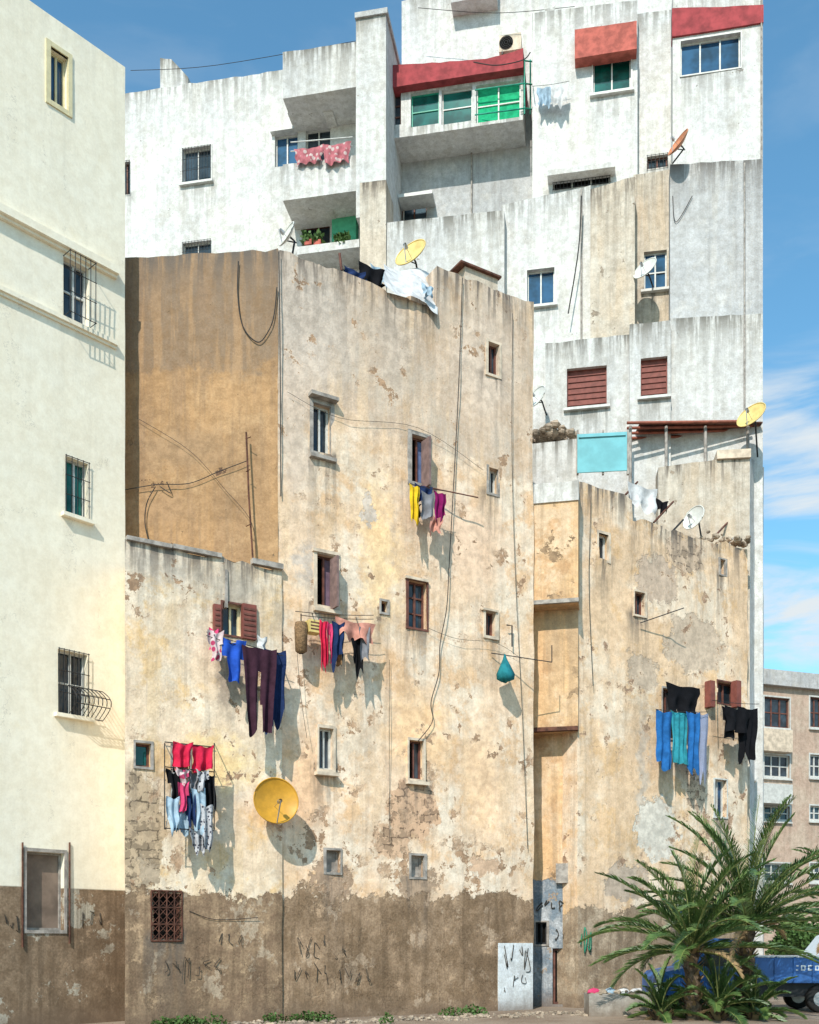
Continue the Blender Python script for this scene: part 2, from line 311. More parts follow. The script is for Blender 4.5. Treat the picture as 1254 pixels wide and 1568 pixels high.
def win(g,fr,x0,y0,x1,y1,w=0,fc=WH,glass=GL,surround=None,sill=None,grille=None,mull=1,trans=0,opened=0,sw=.09,bw=.045,gw=.05,hood=None):
    xc=(x0+x1)/2; yc=(y0+y1)/2
    ua=fr.hit(x0,yc,w)[0]; ub=fr.hit(x1,yc,w)[0]; za=fr.hit(xc,y1,w)[1]; zb=fr.hit(xc,y0,w)[1]
    a=A(g,'window_frames',fc); f0,f1=w-.19,w-.13
    box(a,fr,ua,ua+bw,za,zb,f0,f1); box(a,fr,ub-bw,ub,za,zb,f0,f1); box(a,fr,ua+bw,ub-bw,za,za+bw,f0,f1); box(a,fr,ua+bw,ub-bw,zb-bw,zb,f0,f1)
    for i in range(mull):
        um=ua+(ub-ua)*(i+1)/(mull+1); box(a,fr,um-bw*.5,um+bw*.5,za+bw,zb-bw,f0+.006,f1+.006)
    for i in range(trans):
        zm=za+(zb-za)*(i+1)/(trans+1); box(a,fr,ua+bw,ub-bw,zm-bw*.4,zm+bw*.4,f0+.01,f1-.004)
    n=mull+1
    for i in range(n):
        p=ua+(ub-ua)*i/n; q=ua+(ub-ua)*(i+1)/n
        if i<opened: continue
        gz=w-.165-.012*(i%2)
        A(g,'window_panes',glass).face([fr.pt(p,gz,za),fr.pt(q,gz,za),fr.pt(q,gz,zb),fr.pt(p,gz,zb)])
    if surround:
        s=A(g,'window_surrounds',surround); o=.03
        def rj(): return random.uniform(-.02,.03)
        box(s,fr,ua-sw+rj(),ua,za-sw,zb+sw,w-.05,w+o); box(s,fr,ub,ub+sw+rj(),za-sw,zb+sw,w-.05,w+o)
        box(s,fr,ua,ub,zb,zb+sw,w-.05,w+o-.003); box(s,fr,ua,ub,za-sw,za,w-.05,w+o-.003)
    if sill: box(A(g,'window_sills',sill),fr,ua-.1,ub+.1,za-.08-(sw if surround else 0),za-.002-(sw if surround else 0),w-.05,w+.13)
    if hood: box(A(g,'window_hoods',hood),fr,ua-.12,ub+.12,zb+(sw if surround else 0)+.003,zb+.08+(sw if surround else 0),w-.05,w+.2)
    if grille:
        s=A(g,'window_grilles',grille); nn=max(3,int((ub-ua)/.11))
        for i in range(nn+1): u=ua+(ub-ua)*i/nn; tube(s,[fr.pt(u,w+gw,za-.02),fr.pt(u,w+gw,zb+.02)],.009,4)
        k=max(2,int((zb-za)/.35))
        for i in range(k+1): zz=za+(zb-za)*i/k; tube(s,[fr.pt(ua-.02,w+gw+.004,zz),fr.pt(ub+.02,w+gw+.004,zz)],.009,4)
        if gw>.1:
            for zz in (za,zb):
                for u in (ua,ub): tube(s,[fr.pt(u,w,zz),fr.pt(u,w+gw,zz)],.01,4)
    return (ua,ub,za,zb)
def cloth(g,mat,fr,x0,y0,x1,y1,w,kind='towel',folds=3,seed=0,part='cloth'):
    ua,zt=fr.hit(x0,y0,w); ub=fr.hit(x1,y0,w)[0]; zb=fr.hit((x0+x1)/2,y1,w)[1]; nu,nv=20,18; rows=[]; ph=seed*1.7
    for j in range(nv+1):
        v=j/nv; row=[]
        for i in range(nu+1):
            s=i/nu; k=1-.16*math.sin(v*2.2)+.12*noise.noise(Vector((seed*2.1,v*3,4)))
            if kind=='pants' : k=1-.35*v
            c=(ua+ub)/2+.06*noise.noise(Vector((seed,v*2,1))); u=c+(s-.5)*(ub-ua)*k
            ww=w+(.015+.05*v)*math.sin(s*folds*6.28+ph+v*1.5)+.07*v*noise.noise(Vector((s*3,v*2,seed)))
            dv=v*(1+.16*noise.noise(Vector((s*3.1,seed*3.3,0))))
            if kind=='ragged': dv=v*(1+.5*noise.noise(Vector((s*4.3,seed*5.3,0))))
            z=zt+(zb-zt)*dv-.03*math.sin(s*9+ph)*(1-v)*.5-.05*math.sin(math.pi*s)*(1-v)
            row.append(fr.pt(u,ww,z))
        rows.append(row)
    def sk(i,j):
        s=(i+.5)/nu; v=(j+.5)/nv
        if kind=='pants': return v>.3 and abs(s-.5)<.03+.07*v
        if kind=='shirt': return (v>.42 and (s<.2 or s>.8)) or (v<.08 and abs(s-.5)<.12)
        return False
    A(g,part,mat).grid(rows,skip=sk)
def dish(px_c,rpx,fr,w,nrm,mat,mount=None,name='satellite_dish'):
    g=grp(name); c=fr.P(px_c[0],px_c[1],w); R=rpx/F*c.y; n=Vector(nrm).normalized()
    e1=n.cross(Vector((0,0,1))).normalized(); e2=e1.cross(n)
    for off in (0,-.02):
        rows=[[c+n*(.28*R*(r/9)**2+off)+(e1*math.cos(k*math.pi/20)+e2*math.sin(k*math.pi/20))*R*(r/9) for k in range(40)] for r in range(10)]
        A(g,'reflector',mat).grid(rows,closed=True)
    rim=[c+n*(.28*R)+(e1*math.cos(k*math.pi/20)+e2*math.sin(k*math.pi/20))*R for k in range(41)]
    tube(A(g,'rim',mat),rim,.015,5)
    f=c+n*R*.95-e2*R*.15; a=A(g,'feed_arm',STEEL)
    tube(a,[c-e2*R+n*.28*R,f],.014,5); tube(a,[c-e2*R*.2,f],.008,4); tube(a,[f-n*.02,f-n*.14*max(1,R)],.045,8)
    mt=Vector(mount) if mount else c-n*.5
    tube(A(g,'mount',IRON),[c-n*.01,c-n*.15,mt],.025,6)
    tube(A(g,'mount',IRON),[c-e2*R*.5+n*.05*R,c-n*.2],.015,5)
    return g
# ================================================================ IVORY BUILDING (left)
g=grp('ivory_apartment_building'); H=[]
H.append(win(g,FL,77,80,104,162,fc=CRF,glass=GLB,surround=CRF,mull=1,sw=.1))
H.append(win(g,FL,97,402,136,494,fc=WH,glass=GL,mull=1,trans=1,grille=IRON,gw=.28))
H.append(win(g,FL,100,704,135,792,fc=WH,glass=GLG,mull=1,grille=IRON,surround=None,gw=.04,sill=left_st))
H.append(win(g,FL,89,998,134,1096,fc=WH,glass=GL,mull=1,trans=1,grille=IRON,gw=.05,sill=left_st))
H.append(win(g,FL,40,1305,98,1424,fc=GREY,glass=plain('weathered_board',(.2,.145,.11),.9,var=.3,scale=2),surround=GREY,mull=0,sw=.07))
zt=FL.hit(191,103)[1]
pxn=-1200
def ypx(fr,px,z,w=0):
    t,_=fr.hit(px,0,w); d=fr.pt(t,w,0).y; return HY-(z-CH)*F/d
wall(g,left_st,FL,pxn,191.5,[(pxn,ypx(FL,pxn,zt)),(191.5,103)],dep=9,holes=H,amp=.012,jag=.006,gr=.35)
a=A(g,'cornice',left_st)
for z0,hh,pr in ((FL.hit(178,425)[1],.16,.16),(FL.hit(176,531)[1],.09,.10)):
    ue=FL.hit(177,425)[0]; box(a,FL,FL.hit(pxn,0)[0],ue,z0,z0+hh,-.05,pr)
    box(a,FL,FL.hit(pxn,0)[0],ue-.003,z0-.06,z0,-.05,pr*.5)
s=A(g,'bulging_grille',IRON)   # potbelly grille
uc,zc=FL.hit(128,1078)
for k in range(9):
    u=uc-.38+.1*k
    tube(s,[FL.pt(u,.05+.34*math.sin(math.pi*t/12),zc-.3+.62*t/12) for t in range(13)],.01,4)
for t in (0,.35,.65,1): 
    ww=.05+.34*math.sin(math.pi*t); tube(s,[FL.pt(uc-.38,ww,zc-.3+.62*t),FL.pt(uc+.42,ww,zc-.3+.62*t)],.01,4)
a=A(g,'door_posts',RUST)
for px in (33,105): 
    u,z=FL.hit(px,1290); tube(a,[FL.pt(u,.04,z-2.1),FL.pt(u,.04,z)],.02,5)
# ================================================================ MAIN BUILDING
g=grp('peach_apartment_building'); H=[]
H.append(win(g,FM,479,620,506,694,surround=GREY,sill=GREY,fc=WH,hood=GREY))
H.append(win(g,FM,630,668,654,740,surround=GREY,fc=WD,opened=1,glass=clothm('blue_curtain',(.12,.16,.3))))
H.append(win(g,FM,747,526,764,574,surround=LREN,fc=WD,opened=1,sw=.06))
H.append(win(g,FM,748,718,762,756,surround=GREY,fc=WH,mull=1,sw=.06,bw=.03))
H.append(win(g,FM,485,850,513,928,surround=LREN,fc=WD,opened=1,sill=LREN,glass=plain('violet_panel',(.16,.1,.14),.8)))
H.append(win(g,FM,625,890,653,962,surround=WD,fc=WD,mull=1,trans=2,sw=.05))
H.append(win(g,FM,743,937,758,974,surround=LREN,fc=WD,opened=1,sw=.07))
H.append(win(g,FM,583,921,593,938,surround=GREY,fc=WD,mull=0,sw=.05,bw=.02))
H.append(win(g,FM,488,1115,510,1178,surround=LREN,fc=WH,opened=0,sill=LREN,sw=.07))
H.append(win(g,FM,626,1134,648,1193,surround=LREN,fc=WD,opened=1,sw=.06,sill=LREN))
H.append(win(g,FM,499,1302,521,1336,surround=GREY,fc=GREY,mull=0,glass=GREY,sw=.05))
H.append(win(g,FM,629,1310,649,1343,surround=GREY,fc=GREY,mull=0,glass=GREY,sw=.05))
wall(g,main_st,FM,425,817,[(425,382),(590,443),(668,474),(669,408),(817,465)],w=0,dep=7,holes=H,jag=.12,amp=.06)
osh=plain('old_shutter',(.2,.13,.12),.8)
for (x,y0,y1) in ((516,850,928),(657,668,742)): pbox(A(g,'open_shutters',osh),FM,x,y0,x+3,y1,.0,.35)
pbox(A(g,'painted_door',stucco('whitewash',(.72,.76,.78),(.66,.70,.73),(.55,.57,.58),off=70,streak=.3)),FM,763,1444,816,1556,-.05,.03)
pbox(A(g,'roof_hut',beige),FM,712,412,762,440,-2.2,-1.2)
pbox(A(g,'roof_hut_sheet',RUST),FM,706,410,768,413,-2.3,-1.1)
a=A(g,'masonry_steps',LREN)   # lintels proud of the wall
for x0,y0,x1,y1 in ((480,842,520,847),(622,884,657,888),(740,932,762,935)): pbox(a,FM,x0,y0,x1,y1,-.02,.07)
wall(g,br_st,FB,186,425.5,[(186,396),(330,388),(425.5,382)],w=0,dep=.1,jag=.09,amp=.04,part='side_wall') 
# low annex
H=[]
H.append(win(g,FM,341,925,370,973,w=.06,fc=CRF,mull=1,surround=WD,sw=.04))
H.append(win(g,FM,207,1138,231,1174,w=.06,surround=GREY,fc=WD,mull=0,glass=GLG,sw=.05))
H.append(win(g,FM,264,1142,290,1200,w=.06,surround=GREY,fc=WD,mull=1,opened=1,sw=.05))
H.append(win(g,FM,234,1368,277,1438,w=.06,fc=RUST,glass=DK,mull=0,sw=.04))
wall(g,ann_st,FM,191,432,[(191,825),(345,856),(432,871)],w=.06,dep=2.0,holes=H,jag=.14,amp=.05,part='annex_walls',back=(-.24,.97,0))
a=A(g,'annex_coping',GREY)
for x0,x1 in ((193,262),(264,338),(385,432)):
    u0,z0=FM.hit(x0,0,.06)[0],FM.hit((x0+x1)/2,824+(((x0+x1)/2)-186)*.19,.06)[1]; u1=FM.hit(x1,0,.06)[0]
    box(a,FM,u0,u1,z0-.03,z0+.05+random.random()*.05,.0,.14)
pbox(a,FM,345,872,349,930,0,.12)
for x0,x1 in ((328,339),(372,393)):
    pbox(A(g,'annex_shutters',SHUT),FM,x0,925,x1,978,.062,.16)
    for k in range(6): pbox(A(g,'annex_shutter_slats',WD),FM,x0+2,931+k*8,x1-2,934+k*8,.16,.175)
s=A(g,'vent_screen',RUST); u0,zb_=FM.hit(232,1441,.1); u1,zt_=FM.hit(279,1365,.1)
for k in range(5):
    u=u0+(u1-u0)*k/4; tube(s,[FM.pt(u,.09,zb_),FM.pt(u,.09,zt_)],.02,4)
for k in range(4):
    z=zb_+(zt_-zb_)*k/3; tube(s,[FM.pt(u0,.09,z),FM.pt(u1,.09,z)],.02,4)
for i in range(4):
    for j in range(6):
        ua=u0+(u1-u0)*i/4; ub=ua+(u1-u0)/4; za=zb_+(zt_-zb_)*j/6; zb2=za+(zt_-zb_)/6
        tube(s,[FM.pt(ua,.1,za),FM.pt(ub,.1,zb2)],.008,4); tube(s,[FM.pt(ub,.1,za),FM.pt(ua,.1,zb2)],.008,4)
# ================================================================ WHITE COMPLEX
g=grp('white_apartment_building'); W=FW
H=[win(g,W,280,226,323,278,fc=WH,mull=1,grille=IRON,sill=WH,surround=WH,sw=.05),win(g,W,421,205,456,254,fc=WH,glass=GLB,mull=1,surround=None,hood=WH),
   win(g,W,280,370,323,400,fc=WH,grille=IRON,mull=1),win(g,W,186,248,199,298,fc=WD,grille=IRON),
   win(g,W,468,196,506,262,fc=WH,mull=1,trans=1,glass=GL,hood=WH),win(g,W,462,344,505,385,fc=WD,mull=1)]
wall(g,white_st,W,120,560,[(120,154),(432,107),(560,88)],w=0,dep=9,holes=H,jag=.05)
wall(g,white2,W,245,288,[(245,88),(262,90),(288,118)],w=-.6,dep=.4,ybot=145,part='roof_stub')
wall(g,white2,W,433,547,[(433,80),(547,64)],w=1.5,dep=1.51,ybot=142,part='loggia_parapet')
wall(g,white_st,W,433,545,[(433,252),(545,238)],w=1.5,dep=1.51,ybot=300,part='balcony_parapet')
for x in (440,495): pbox(A(g,'balcony_brackets',white_st),W,x,146,x+14,172,0,.7); pbox(A(g,'balcony_brackets',white_st),W,x,300,x+14,322,0,.8)
wall(g,GREENW,W,508,545,[(508,318),(545,312)],w=.35,dep=.5,ybot=372,part='green_wall')
pbox(A(g,'green_wall_top',GREENW),W,460,318,508,336,.0,.30)
pbox(A(g,'flower_ledge',white2),W,455,372,550,384,0,1.1)
wall(g,white2,W,545,591,[(545,22),(591,16)],w=1.7,dep=5,ybot=330,part='stair_column',jag=.02)
pbox(A(g,'column_cap',cem_shade),W,543,15,593,23,-.9,1.78)
wall(g,beige,W,551,591,[(551,280),(591,275)],w=2.1,dep=1.2,part='beige_pier')
H=[win(g,W,614,303,653,336,w=-.9,fc=WD,mull=1)]
wall(g,cem_shade,W,570,822,[(570,206),(800,168),(822,166)],w=-.9,dep=4,holes=H,part='centre_wall')  # grey tone carries the shade below the gallery as wall colour
pbox(A(g,'small_awning',WH),W,610,294,662,299,-.9,-.2)
H=[win(g,W,596,142,614,192,w=.3,fc=WD,mull=0,trans=2,bw=.06),win(g,W,629,140,672,192,w=.3,fc=GRN,glass=GLG,mull=0,trans=1),win(g,W,676,134,723,188,w=.3,fc=WH,glass=GLG,mull=0,trans=1),
   win(g,W,729,126,797,184,w=.3,fc=WH,glass=clothm('green_netting',(.02,.36,.17)),mull=1,trans=1)]
wall(g,white_st,W,585,801,[(585,131),(801,95)],w=.3,dep=3.5,ybot=199,holes=H,part='gallery')
wall(g,RED,W,592,801,[(592,100),(745,90),(801,74)],w=.6,dep=2,ybot=119,part='red_fascia',gr=.2)
a=A(g,'gallery_bars',GRN)
for x in (803,812,820): tube(a,[W.P(x,92,.4-(x-803)*.08),W.P(x,175,.4-(x-803)*.08)],.03,5)
for y in (95,130,168): tube(a,[W.P(727,y+8,.42),W.P(803,y-2,.42),W.P(820,y,-.8)],.025,5)
wall(g,white_st,W,615,1030,[(615,2),(700,-25),(1030,-60)],w=-1.5,dep=6,part='penthouse')
wall(g,white_st,W,815,850,[(815,20),(850,10)],w=.3,dep=2,part='penthouse')
wall(g,white2,W,690,760,[(690,-40),(760,-44)],w=-.9,dep=.7,ybot=-2,part='penthouse_ledge')
H=[win(g,W,908,88,966,140,w=.95,fc=WH,glass=GLG,mull=1,surround=WH,sw=.05,sill=WH),win(g,W,847,266,934,286,w=.95,fc=WH,mull=2,grille=IRON,glass=DK)]
wall(g,white_st,W,816,976,[(816,20),(880,12),(976,0)],w=.95,dep=4,holes=H,part='east_wing')
wall(g,SALM,W,880,975,[(880,46),(975,32)],w=1.35,dep=.42,ybot=82,part='red_canopy',gr=.3)
pbox(A(g,'ledge',white2),W,838,254,942,262,.9,1.35)
wall(g,white_st,W,974,1032,[(974,22),(1032,14)],w=.4,dep=3,holes=[win(g,W,991,238,1022,257,w=.4,fc=WD,grille=IRON)],part='east_wing_b')
wall(g,white2,W,551,772,[(551,345),(772,322)],w=2.0,dep=1.4,part='low_parapet_wall')
H=[win(g,W,807,412,849,466,w=1.6,fc=WH,glass=GLB,mull=1,surround=WH,sill=WH,sw=.05,trans=0)]
wall(g,white_st,W,770,905,[(770,314),(905,284)],w=1.6,dep=1.2,holes=H,part='lower_wing')
wall(g,beige,W,904,972,[(904,290),(972,270)],w=2.0,dep=1.2,part='lower_wing_b')
H=[win(g,W,986,384,1021,444,w=1.2,fc=WH,glass=GLB,mull=1,sill=WH,trans=1)]
wall(g,beige,W,970,1030,[(970,268),(1030,259)],w=1.2,dep=1.0,holes=H,part='lower_wing_c')
H=[win(g,W,868,562,929,624,w=2.2,fc=SHUT,glass=SHUT,mull=0,trans=6,bw=.03,sill=WH)]
wall(g,white2,W,835,966,[(835,526),(966,512)],w=2.2,dep=1.4,holes=H,part='lower_wing_d')
H=[win(g,W,981,547,1022,608,w=2.6,fc=SHUT,glass=SHUT,mull=0,trans=6,bw=.03,sill=WH)]
wall(g,white2,W,964,1027,[(964,497),(1027,490)],w=2.6,dep=1.6,holes=H,part='lower_wing_e')
H=[win(g,W,1042,57,1134,110,w=1.4,fc=WH,glass=GLB,mull=2,surround=WH,sw=.04)]
wall(g,white_st,W,1030,1168,[(1030,-14),(1168,-22)],w=1.4,dep=7,holes=H,part='tower')
wall(g,RED,W,1029,1169,[(1029,12),(1169,8)],w=1.47,dep=.4,ybot=45,part='tower_red_band',gr=.2)
wall(g,cem_shade,W,1026,1168,[(1026,252),(1168,243)],w=1.9,dep=7,part='tower_mid')
wall(g,white2,W,1026,1168,[(1026,488),(1168,480)],w=2.4,dep=7,part='tower_low')
a=A(g,'pipes',GREY)
for x,y0,y1,w in ((890,290,600,1.66),(722,190,330,-.85),(618,300,340,-.85),(1166,0,300,1.45),(1140,250,640,2.45)): tube(a,[W.P(x,y0,w),W.P(x,y1,w)],.03,6)
# ================================================================ RIGHT BUILDING
g=grp('apricot_apartment_building')
H=[win(g,FRt,916,818,931,857,surround=LREN,fc=WH,mull=0,sw=.07),win(g,FRt,971,907,987,942,surround=LREN,fc=WD,opened=1,sw=.05),win(g,FRt,1102,857,1110,880,surround=GREY,fc=GREY,mull=0,glass=GREY,sw=.04,bw=.02),
   win(g,FRt,1094,1194,1112,1251,surround=WH,fc=WH,glass=GLB,sw=.04,bw=.035),win(g,FRt,1014,1055,1034,1130,surround=GREY,fc=WD,opened=1,sw=.05),
   win(g,FRt,1098,1045,1126,1078,surround=WD,fc=WD,opened=0,sw=.04),win(g,FRt,1035,1365,1052,1420,surround=WH,fc=WH,glass=GLB,sw=.03,bw=.03)]
wall(g,r_st,FRt,885,1145,[(885,737),(968,762),(969,792),(1060,822),(1145,840)],dep=3,holes=H,jag=.12,amp=.07)
for x in (1091,1131): pbox(A(g,'shutters',SHUT),FRt,x-3,1042,x+4,1082,0,.22)
H1=[win(g,FRl,820,1412,837,1446,fc=IRON,glass=DK,w=-.45,surround=GREY,sw=.04),win(g,FRl,846,1452,872,1538,fc=WD,glass=DK,w=-.45,mull=0,bw=.06)]
wall(g,rl_st,FRl,797,884.8,[(797,1108),(884.8,1108)],w=-.45,dep=1,holes=H1,part='passage_wall_low',gr=.3)
wall(g,rl_st,FRl,800,885.3,[(800,915),(885.3,915)],w=.1,dep=1.4,ybot=1118,part='passage_wall_mid',gr=.2)
wall(g,rl_st,FRl,817,885.3,[(817,742),(885.3,737)],w=.6,dep=1.95,ybot=925,part='passage_wall_high',gr=.3)
pbox(A(g,'passage_ledges',GREY),FRl,817,917,886,923,.5,.68); pbox(A(g,'passage_ledges',RUST),FRl,800,1113,885,1119,.0,.18)
wall(g,white2,FRl,817,886,[(817,741),(886,735)],w=.64,dep=.3,ybot=768,part='white_parapet',gr=.6)
pbox(A(g,'meter_box',GREY),FRl,851,1322,872,1352,-.45,-.29)
g=grp('peach_rooftop_building')
wall(g,beige,FR2,1008,1148,[(1008,716),(1060,708),(1148,700)],dep=2,part='walls')
wall(g,white2,FR2s,1148,1169,[(1148,700),(1169,716)],dep=2,part='side_walls',gr=.6)
pbox(A(g,'coping',LREN),FR2,1098,688,1150,701,-1.2,.1)
g=grp('terrace_wall'); wall(g,white2,FT,790,884,[(790,682),(884,672)],dep=1.2)
g=grp('rubble_pile')
def stones(g,cx,cy,cz,rx,ry,n,smin,smax,mat=STONE,h=.5):
    a=A(g,'stones',mat)
    for i in range(n):
        x=cx+random.uniform(-rx,rx); y=cy+random.uniform(-ry,ry); s=random.uniform(smin,smax); k=1-abs(x-cx)/rx
        z=cz+random.uniform(0,1)*h*k; b=Vector((x,y,z)); vs=[]
        for j in range(5):
            th=j/4*math.pi
            vs.append([b+Vector((math.sin(th)*math.cos(q*1.047),math.sin(th)*math.sin(q*1.047),math.cos(th)*.7))*s*(1+.35*noise.noise(Vector((i,j*1.3,q*1.1)))) for q in range(6)])
        a.grid(vs,closed=True)
        for q in range(len(a.sm)-24,len(a.sm)): a.sm[q]=False
p=FT.P(845,670,-.5); stones(g,p.x,p.y,p.z-.1,.7,.5,90,.05,.17,h=.35)
g=grp('turquoise_panel'); pbox(A(g,'panel',TARP),FT,884,663,960,722,.12,.16)
for x in (883,922,960): pbox(A(g,'posts',GREY),FT,x,658,x+3,726,.03,.12)
pbox(A(g,'folded_edge',TARP),FT,886,664,958,668,.16,.20)
g=grp('rooftop_pergola'); zr=17.25; slat=plain('terracotta_slat',(.26,.08,.05),.7)
for k in range(8):
    d=31.3+k*.26; x0=(960-CX)/F*d; x1=(1152-CX)/F*d
    tube(A(g,'slats',slat),[(x0,d,zr-.03*k),(x1,d,zr+.05)],.045,5)
for x in (965,1020,1080,1145): 
    for d in (31.5,33.0): X=(x-CX)/F*d; tube(A(g,'posts',GREY),[(X,d,13),(X,d,zr)],.05,6)
box(A(g,'roof_sheet',RUST),WF,(962-CX)/F*33.1,(1140-CX)/F*33.1,zr+.05,zr+.09,-33.2,-31.4)
box(A(g,'back_wall',GREY),WF,(975-CX)/F*32.3,(1150-CX)/F*32.3,13,zr-1.0,-32.4,-32.3)
# ================================================================ DISTANT BLOCK
g=grp('pink_apartment_block'); H=[]
for y0,y1 in ((1068,1114),(1156,1190),(1234,1256),(1322,1350)):
    for x0,x1 in ((1170,1209),(1240,1266),(1285,1320),(1345,1370)):
        H.append(win(g,FD,x0,y0,x1,y1,fc=WH if y0!=1068 else WD,glass=GL,mull=2,trans=1,surround=WH,sw=.08,bw=.08,sill=WH))
wall(g,d_st,FD,1120,1400,[(1120,1036),(1400,1040)],dep=12,holes=H,step=1.2,amp=.01)
pbox(A(g,'balcony',WH),FD,1160,1200,1214,1230,0,.9); pbox(A(g,'balcony',LREN),FD,1160,1116,1214,1150,0,.5)
pbox(A(g,'cornice',cem_shade),FD,1118,1033,1410,1056,-.1,.3)
# ================================================================ DISHES
dish((420,1228),35,FM,.42,(.45,-1,.12),ORG,FM.P(418,1262,0))
dish((632,393),26,FM,-1.0,(-.5,-.75,.45),YEL,FM.P(650,470,-1.2))
dish((443,362),19,FM,-.9,(-1,-.7,.5),WHD,FM.P(446,400,-1.0))
dish((990,415),19,FW,2.1,(-.7,-.7,.5),WHD,FW.P(1000,440,1.3))
dish((1042,222),20,FW,2.3,(-.9,-.4,.55),ORD,FW.P(1030,250,1.6))
dish((1153,640),23,FR2,.3,(-.65,-.6,.5),YEL,FR2.P(1160,700,-.4))
dish((1065,795),19,FRt,-.8,(-.8,-.6,.3),WHD,FRt.P(1075,830,-.8))
dish((825,610),17,FW,2.7,(-.9,-.7,.4),WHD,FW.P(838,640,2.1))
# ================================================================ LAUNDRY
c=dict(pink=clothm('pink_fabric',(.6,.06,.16)),blue=clothm('royal_blue_fabric',(.02,.08,.42)),mar=clothm('aubergine_fabric',(.045,.018,.03)),navy=clothm('navy_fabric',(.015,.03,.09)),
 red=clothm('red_fabric',(.55,.02,.06)),sal=clothm('salmon_fabric',(.55,.25,.19)),gry=clothm('grey_fabric',(.2,.2,.22)),yel=clothm('yellow_fabric',(.65,.42,.02)),pur=clothm('purple_fabric',(.2,.01,.09)),
 teal=clothm('teal_fabric',(.02,.17,.2)),turq=clothm('turquoise_fabric',(.03,.24,.3)),blk=clothm('black_fabric',(.008,.008,.01)),lbl=clothm('pale_blue_fabric',(.32,.43,.52)),wht=clothm('white_fabric',(.58,.58,.58)),
 fl=clothm('floral_fabric',(.58,.46,.46),(.4,.05,.12),'check',7),pl=clothm('patterned_fabric',(.42,.42,.44),(.05,.05,.07),'check',16),st=clothm('striped_fabric',(.12,.16,.3),(.4,.42,.5),'z',12),cy=clothm('azure_fabric',(.02,.12,.34)),wic=plain('wicker',(.2,.12,.06),.9,var=.5,scale=30),
 rug=clothm('rug_fabric',(.42,.14,.16),(.5,.4,.38),'check',6))
def line(g,fr,x0,y0,x1,y1,w): tube(A(g,'clothes_line',CAB),sagline(fr.P(x0,y0,w),fr.P(x1,y1,w),.03),.008,4)
def arm(g,fr,x,y,w): tube(A(g,'brackets',IRON),[fr.P(x,y,0),fr.P(x,y,w)],.013,5)
g=grp('hanging_laundry')
for ww in (.35,.6): line(g,FM,316,960+ww*22,434,998+ww*10,ww)
arm(g,FM,328,972,.65); arm(g,FM,425,1000,.65)
cloth(g,c['fl'],FM,317,962,343,1012,.6,'shirt',2,1); cloth(g,c['pink'],FM,320,960,336,998,.4,'towel',2,2); cloth(g,c['blue'],FM,338,974,377,1044,.6,'shirt',2,3)
cloth(g,c['mar'],FM,370,986,424,1118,.62,'pants',3,4); cloth(g,c['navy'],FM,404,992,438,1112,.45,'ragged',2,5); cloth(g,c['wht'],FM,394,972,410,994,.3,'towel',1,6)
g=grp('hanging_laundry'); line(g,FM,452,936,572,942,.5); line(g,FM,460,942,572,948,.3); arm(g,FM,478,940,.6); arm(g,FM,545,945,.6)
cloth(g,c['red'],FM,490,948,502,1022,.52,'ragged',2,7); cloth(g,c['pink'],FM,499,950,511,1018,.4,'pants',1,8); cloth(g,c['navy'],FM,508,950,528,1014,.52,'ragged',2,9)
cloth(g,c['sal'],FM,514,944,576,980,.5,'ragged',2,10); cloth(g,c['blk'],FM,538,968,556,1026,.42,'ragged',1,11); cloth(g,c['gry'],FM,550,958,566,1008,.5,'ragged',1,12); cloth(g,c['wic'],FM,516,975,526,1020,.35,'towel',1,13)
g=grp('wicker_basket')
bp=FM.P(461,962,.35); tube(A(g,'basket',c['wic']),[bp-Vector((0,0,.55)),bp-Vector((0,0,.5)),bp,bp+Vector((0,0,.12))],[.06,.13,.15,.13],10)
tube(A(g,'handle',IRON),[bp+Vector((.0,0,.1)),bp+Vector((0,0,.32))],.012,4)
g=grp('yellow_crate'); pbox(A(g,'crate',YEL),FM,474,949,492,968,.25,.5)
for k in range(3): pbox(A(g,'slots',WD),FM,476,952+k*5,490,954+k*5,.5,.506)
g=grp('hanging_laundry'); tube(A(g,'rod',WD),[FM.P(645,744,.2),FM.P(732,762,.35)],.016,5); arm(g,FM,640,745,.5); line(g,FM,628,740,684,752,.5)
cloth(g,c['yel'],FM,627,740,643,797,.5,'ragged',2,14); cloth(g,c['navy'],FM,634,738,662,772,.42,'ragged',2,15); cloth(g,c['gry'],FM,644,750,664,792,.52,'ragged',1,16); cloth(g,c['blk'],FM,632,768,646,790,.3,'towel',1,17)
cloth(g,c['pur'],FM,664,750,683,798,.48,'ragged',2,18); cloth(g,c['sal'],FM,655,786,676,816,.5,'ragged',1,19)
g=grp('teal_laundry_bag'); tube(A(g,'rod',IRON),[FM.P(752,1000,.05),FM.P(845,1014,.75)],.013,5); tube(A(g,'rod',IRON),[FM.P(845,1014,.75),FM.P(845,988,.75)],.013,5); tube(A(g,'rod',IRON),[FM.P(784,990,.1),FM.P(784,958,.1),FM.P(776,957,.1)],.018,5)
bp=FM.P(773,1006,.4); rows=[[bp+Vector((math.cos(k*.628)*r*(1+.18*math.sin(k*3+zz*4)),math.sin(k*.628)*r,-zz+.03*math.sin(k*2))) for k in range(10)] for r,zz in ((.02,-.06),(.05,.05),(.12,.2),(.21,.42),(.2,.55),(.1,.6),(.01,.61))]
A(g,'bag',c['teal']).grid(rows,closed=True)
g=grp('hanging_laundry')  # cage balcony of the annex
s=A(g,'drying_cage',IRON)
for ww in (.12,.6):
    for y in (1138,1176): tube(s,[FM.P(252,y-2,ww),FM.P(328,y+6,ww)],.011,4)
for x in (252,328):
    for y in (1138,1178): tube(s,[FM.P(x,y,.06),FM.P(x,y,.6)],.011,4)
